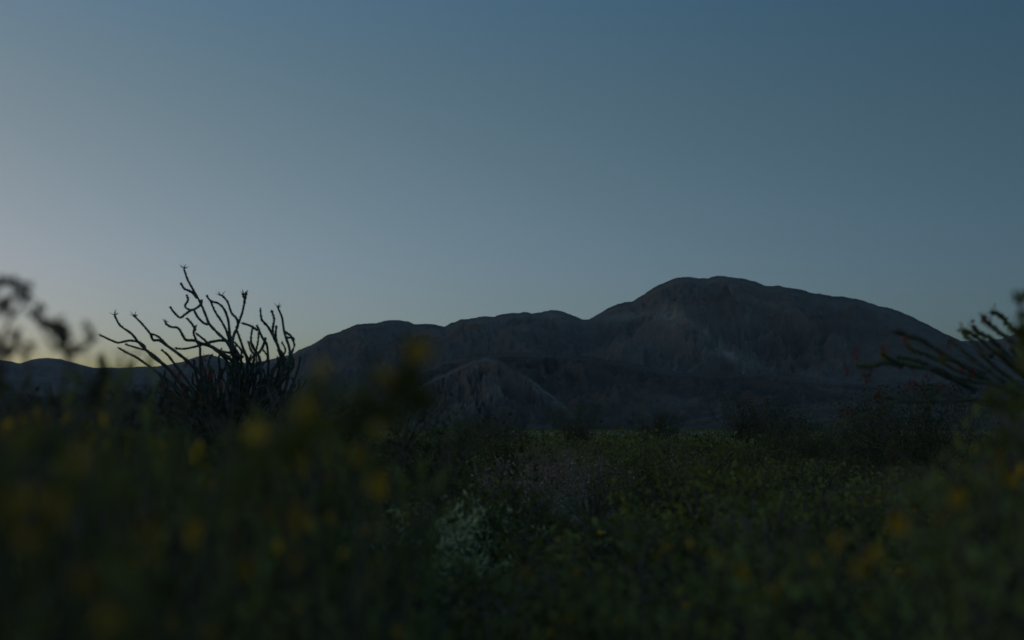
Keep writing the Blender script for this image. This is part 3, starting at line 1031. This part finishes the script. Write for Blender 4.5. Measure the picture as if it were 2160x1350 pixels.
traced_creosote(-60, 2.3, [
    {'p': [(5, 582), (40, 600), (55, 630), (30, 660), (10, 700), (-5, 760), (-30, 880), (-50, 1050)], 'c': [(5, 590, 14, 60), (28, 590, 14, 80), (48, 606, 16, 130), (56, 626, 12, 80), (14, 634, 18, 170), (2, 650, 14, 110), (-10, 610, 16, 100), (22, 660, 8, 30)]},
    {'p': [(88, 648), (75, 665), (95, 682), (118, 700), (138, 722), (143, 750), (138, 800), (110, 900), (40, 1050)], 'c': [(90, 650, 10, 45), (76, 670, 13, 110), (96, 684, 12, 90), (118, 693, 17, 210), (132, 710, 15, 170), (124, 728, 12, 80), (142, 750, 6, 25)]},
    {'p': [(178, 685), (194, 702), (192, 722), (165, 736), (146, 745)], 'c': [(192, 714, 9, 60), (182, 690, 9, 28), (165, 738, 8, 24)], 'root': False},
    {'p': [(-20, 690), (0, 730), (15, 745), (5, 790), (-20, 900)], 'c': [(5, 738, 16, 170), (20, 744, 9, 50), (-15, 735, 16, 100)]},
    {'p': [(45, 690), (35, 720), (55, 760), (60, 820), (20, 950)], 'c': [(30, 700, 8, 12), (52, 750, 8, 14), (40, 720, 7, 10), (62, 730, 7, 10)]},
    {'p': [(217, 752), (218, 780), (212, 840), (150, 960)], 'c': [(218, 768, 9, 40), (220, 790, 14, 80), (210, 820, 20, 120), (190, 850, 22, 120)]},
], 'blurred dark leafy sprays rising above the ridge at the left edge', dens=1.1, leafsz=.0085, rad=.005)

traced_creosote(2230, 2.8, [
    {'p': [(2158, 620), (2150, 655), (2165, 700), (2190, 800), (2210, 950)], 'c': [(2156, 640, 14, 50), (2162, 665, 12, 40), (2172, 622, 14, 40)]},
    {'p': [(2140, 692), (2158, 712), (2180, 760), (2200, 900)], 'c': [(2150, 700, 13, 90), (2165, 712, 14, 110), (2155, 730, 12, 60), (2168, 760, 16, 90)]},
    {'p': [(2080, 835), (2110, 860), (2140, 920), (2190, 1050)], 'c': [(2085, 850, 22, 90), (2110, 850, 24, 110), (2135, 880, 30, 160), (2150, 840, 22, 120), (2120, 930, 34, 140)]},
], 'blurred yellow green sprays at the right edge beside the arching canes', lm=M_downy, dens=1.1, leafsz=.014)

# loose flowering sprigs that stand above the near bushes on the left
traced_creosote(800, 1.25, [
    {'p': [(885, 735), (860, 770), (830, 830), (800, 900), (760, 1050)], 'c': [(880, 745, 26, 30), (850, 790, 30, 34), (815, 850, 40, 46), (880, 850, 30, 26), (790, 910, 60, 80)]},
    {'p': [(815, 790), (800, 850), (770, 950)], 'c': [(812, 800, 26, 24), (790, 860, 40, 50)]},
    {'p': [(680, 770), (690, 830), (650, 880), (640, 980)], 'c': [(690, 830, 40, 60), (650, 880, 44, 70), (700, 890, 50, 80), (740, 830, 30, 34), (620, 930, 50, 70)]},
    {'p': [(545, 900), (560, 960), (600, 1050)], 'c': [(550, 930, 44, 60), (600, 960, 50, 70)]},
], 'tall loose sprigs with single yellow heads left of the rocky hill', name='flowering_shrub', lm=M_yellowgreen, leafsz=.015, rad=.0018, dens=.3)
sprig = col.objects[-1]
while sprig.parent: sprig = sprig.parent


def head(px, py, d, s_, parent):
    f_ = obj('flower', ME_flower, parent)
    f_.location = at(px, py, d) - parent.location
    f_.rotation_euler = (R(rnd.uniform(20, 80)), 0, rnd.uniform(-1.2, 1.2))
    f_.scale = (s_,) * 3
    return f_


for x, y, s_ in [(885, 732, 1.0), (682, 768, .6), (815, 788, .6), (757, 955, .75), (800, 1021, .75), (545, 905, .9), (640, 860, .7), (800, 900, .6)]:
    head(x, y, 1.2, s_ * .75, sprig)


def head_on(o, px, py, d, s_):
    """one flower head growing on bush o"""
    M_ = Matrix.LocRotScale(o.location, o.rotation_euler, o.scale)
    p = at(px, py, d)
    f_ = obj('flower', ME_flower, o)
    f_.location = M_.inverted() @ p
    f_.rotation_euler = (R(rnd.uniform(15, 75)), 0, rnd.uniform(0, 6.28))
    k_ = s_ / o.scale[0]
    f_.scale = (k_, k_, k_)
    # its stalk
    q = M_.inverted() @ (p - Vector((rnd.uniform(-.02, .02), rnd.uniform(-.02, .02), .1)))
    mb_ = MB()
    mb_.tube([f_.location, f_.location.lerp(q, .5) + Vector((.004, 0, 0)), q], .0012 / o.scale[0], 4)
    obj('stalk', mb_.mesh('stalk', [M_green]), o)


for o, D_, L_ in ((nb1, .86, [(165, 960, .7), (320, 1115, .75), (20, 1085, .7), (175, 1215, .8), (228, 1300, .9), (60, 1135, .5), (75, 1250, .4), (30, 905, .6)]),
              (nb2, 1.4, [(405, 1125, 1.0), (482, 1105, 1.0), (515, 1195, .9), (545, 905, .9), (440, 1020, .6), (570, 1085, .6), (360, 1310, .6), (330, 1180, .5)]),
              (nb3, 2.0, [(757, 955, 1.0), (800, 1021, 1.1), (640, 975, .9), (700, 1090, .6), (770, 1230, .5), (620, 1140, .7), (860, 1090, .4)]),
              (nb4, 2.75, [(75, 868, 1.0), (95, 885, 1.1), (20, 890, 1.0), (140, 880, 1), (180, 890, 1), (50, 880, 1), (165, 905, 1), (110, 868, .8), (5, 905, 1.1), (200, 905, .8)]),
              (nb5, 3.0, [(330, 932, 1.1), (348, 945, 1.2), (365, 940, 1), (388, 968, 1.1), (415, 955, 1.1), (425, 968, 1), (340, 965, .9), (310, 945, .8), (355, 930, 1.0), (420, 945, 1.0)]),
              (nb6, 1.5, [(1895, 1100, .9), (1848, 1160, .7), (1980, 1090, .6), (2020, 1045, .7), (1765, 1140, .8), (1885, 1200, .6)]),
              (nb7, 2.15, [(1570, 1205, 1.1), (1722, 1182, .9), (1640, 1262, .7), (1500, 1165, .6), (1688, 1335, .6), (1600, 1290, .4)]),
              (nb8, 2.7, [(1108, 1207, .9), (1215, 1200, 1.0), (1195, 1170, .7), (1085, 1190, .7), (1455, 1145, .8), (1408, 1150, .8), (1380, 1172, .8), (1280, 1230, .5)]),
              (nb9, 2.8, [(2075, 1010, 1.1), (2100, 1020, 1.1), (2120, 1000, 1.1), (2060, 1030, 1), (2140, 1015, 1), (2022, 1045, .9), (2090, 985, .9), (2150, 990, .9), (2110, 960, .8)])):
    for q in L_:
        head_on(o, q[0], q[1], D_ * rnd.uniform(.92, 1.04), q[2] * rnd.uniform(.5, .8))
for o, D_, n_, x0, x1, y0, y1 in ((nb2, 1.45, 9, 240, 640, 1000, 1330), (nb3, 2.0, 14, 520, 880, 990, 1330), (nb4, 2.7, 14, 0, 240, 870, 1010), (nb5, 2.95, 12, 290, 520, 925, 1080),
                                  (nb10, 2.6, 6, 190, 290, 820, 960), (nb11, 2.8, 6, 580, 720, 890, 1010), (nb1, .95, 5, 0, 330, 1000, 1340), (nb7, 2.1, 4, 1480, 1900, 1170, 1340),
                                  (nb8, 2.65, 5, 1080, 1460, 1170, 1340), (nb6, 1.5, 4, 1800, 2150, 1080, 1330), (nb9, 2.8, 5, 2020, 2155, 930, 1080)):
    for i in range(n_):
        head_on(o, rnd.uniform(x0, x1), rnd.uniform(y0, y1), D_ * rnd.uniform(.93, 1.03), rnd.uniform(.25, .48))


# ------------------------------------------------------------------ thin evening air
hx, hy0, hy1, hz0, hz1 = 9800, -600, 9950, -8, 620
mbh = MB()
mbh.add([(-hx, hy0, hz0), (hx, hy0, hz0), (hx, hy1, hz0), (-hx, hy1, hz0), (-hx, hy0, hz1), (hx, hy0, hz1), (hx, hy1, hz1), (-hx, hy1, hz1)],
        [(0, 3, 2, 1), (4, 5, 6, 7), (0, 1, 5, 4), (1, 2, 6, 5), (2, 3, 7, 6), (3, 0, 4, 7)])
M_haze = bpy.data.materials.new('evening_air')
M_haze.use_nodes = True
th = M_haze.node_tree
th.nodes.clear()
vo = th.nodes.new('ShaderNodeVolumePrincipled')
vo.inputs['Color'].default_value = (0.9, 0.92, 0.95, 1)
vo.inputs['Density'].default_value = 1.5e-5
oo = th.nodes.new('ShaderNodeOutputMaterial')
th.links.new(vo.outputs[0], oo.inputs['Volume'])
tag(obj('haze', mbh.mesh('haze', [M_haze])), kind='stuff')
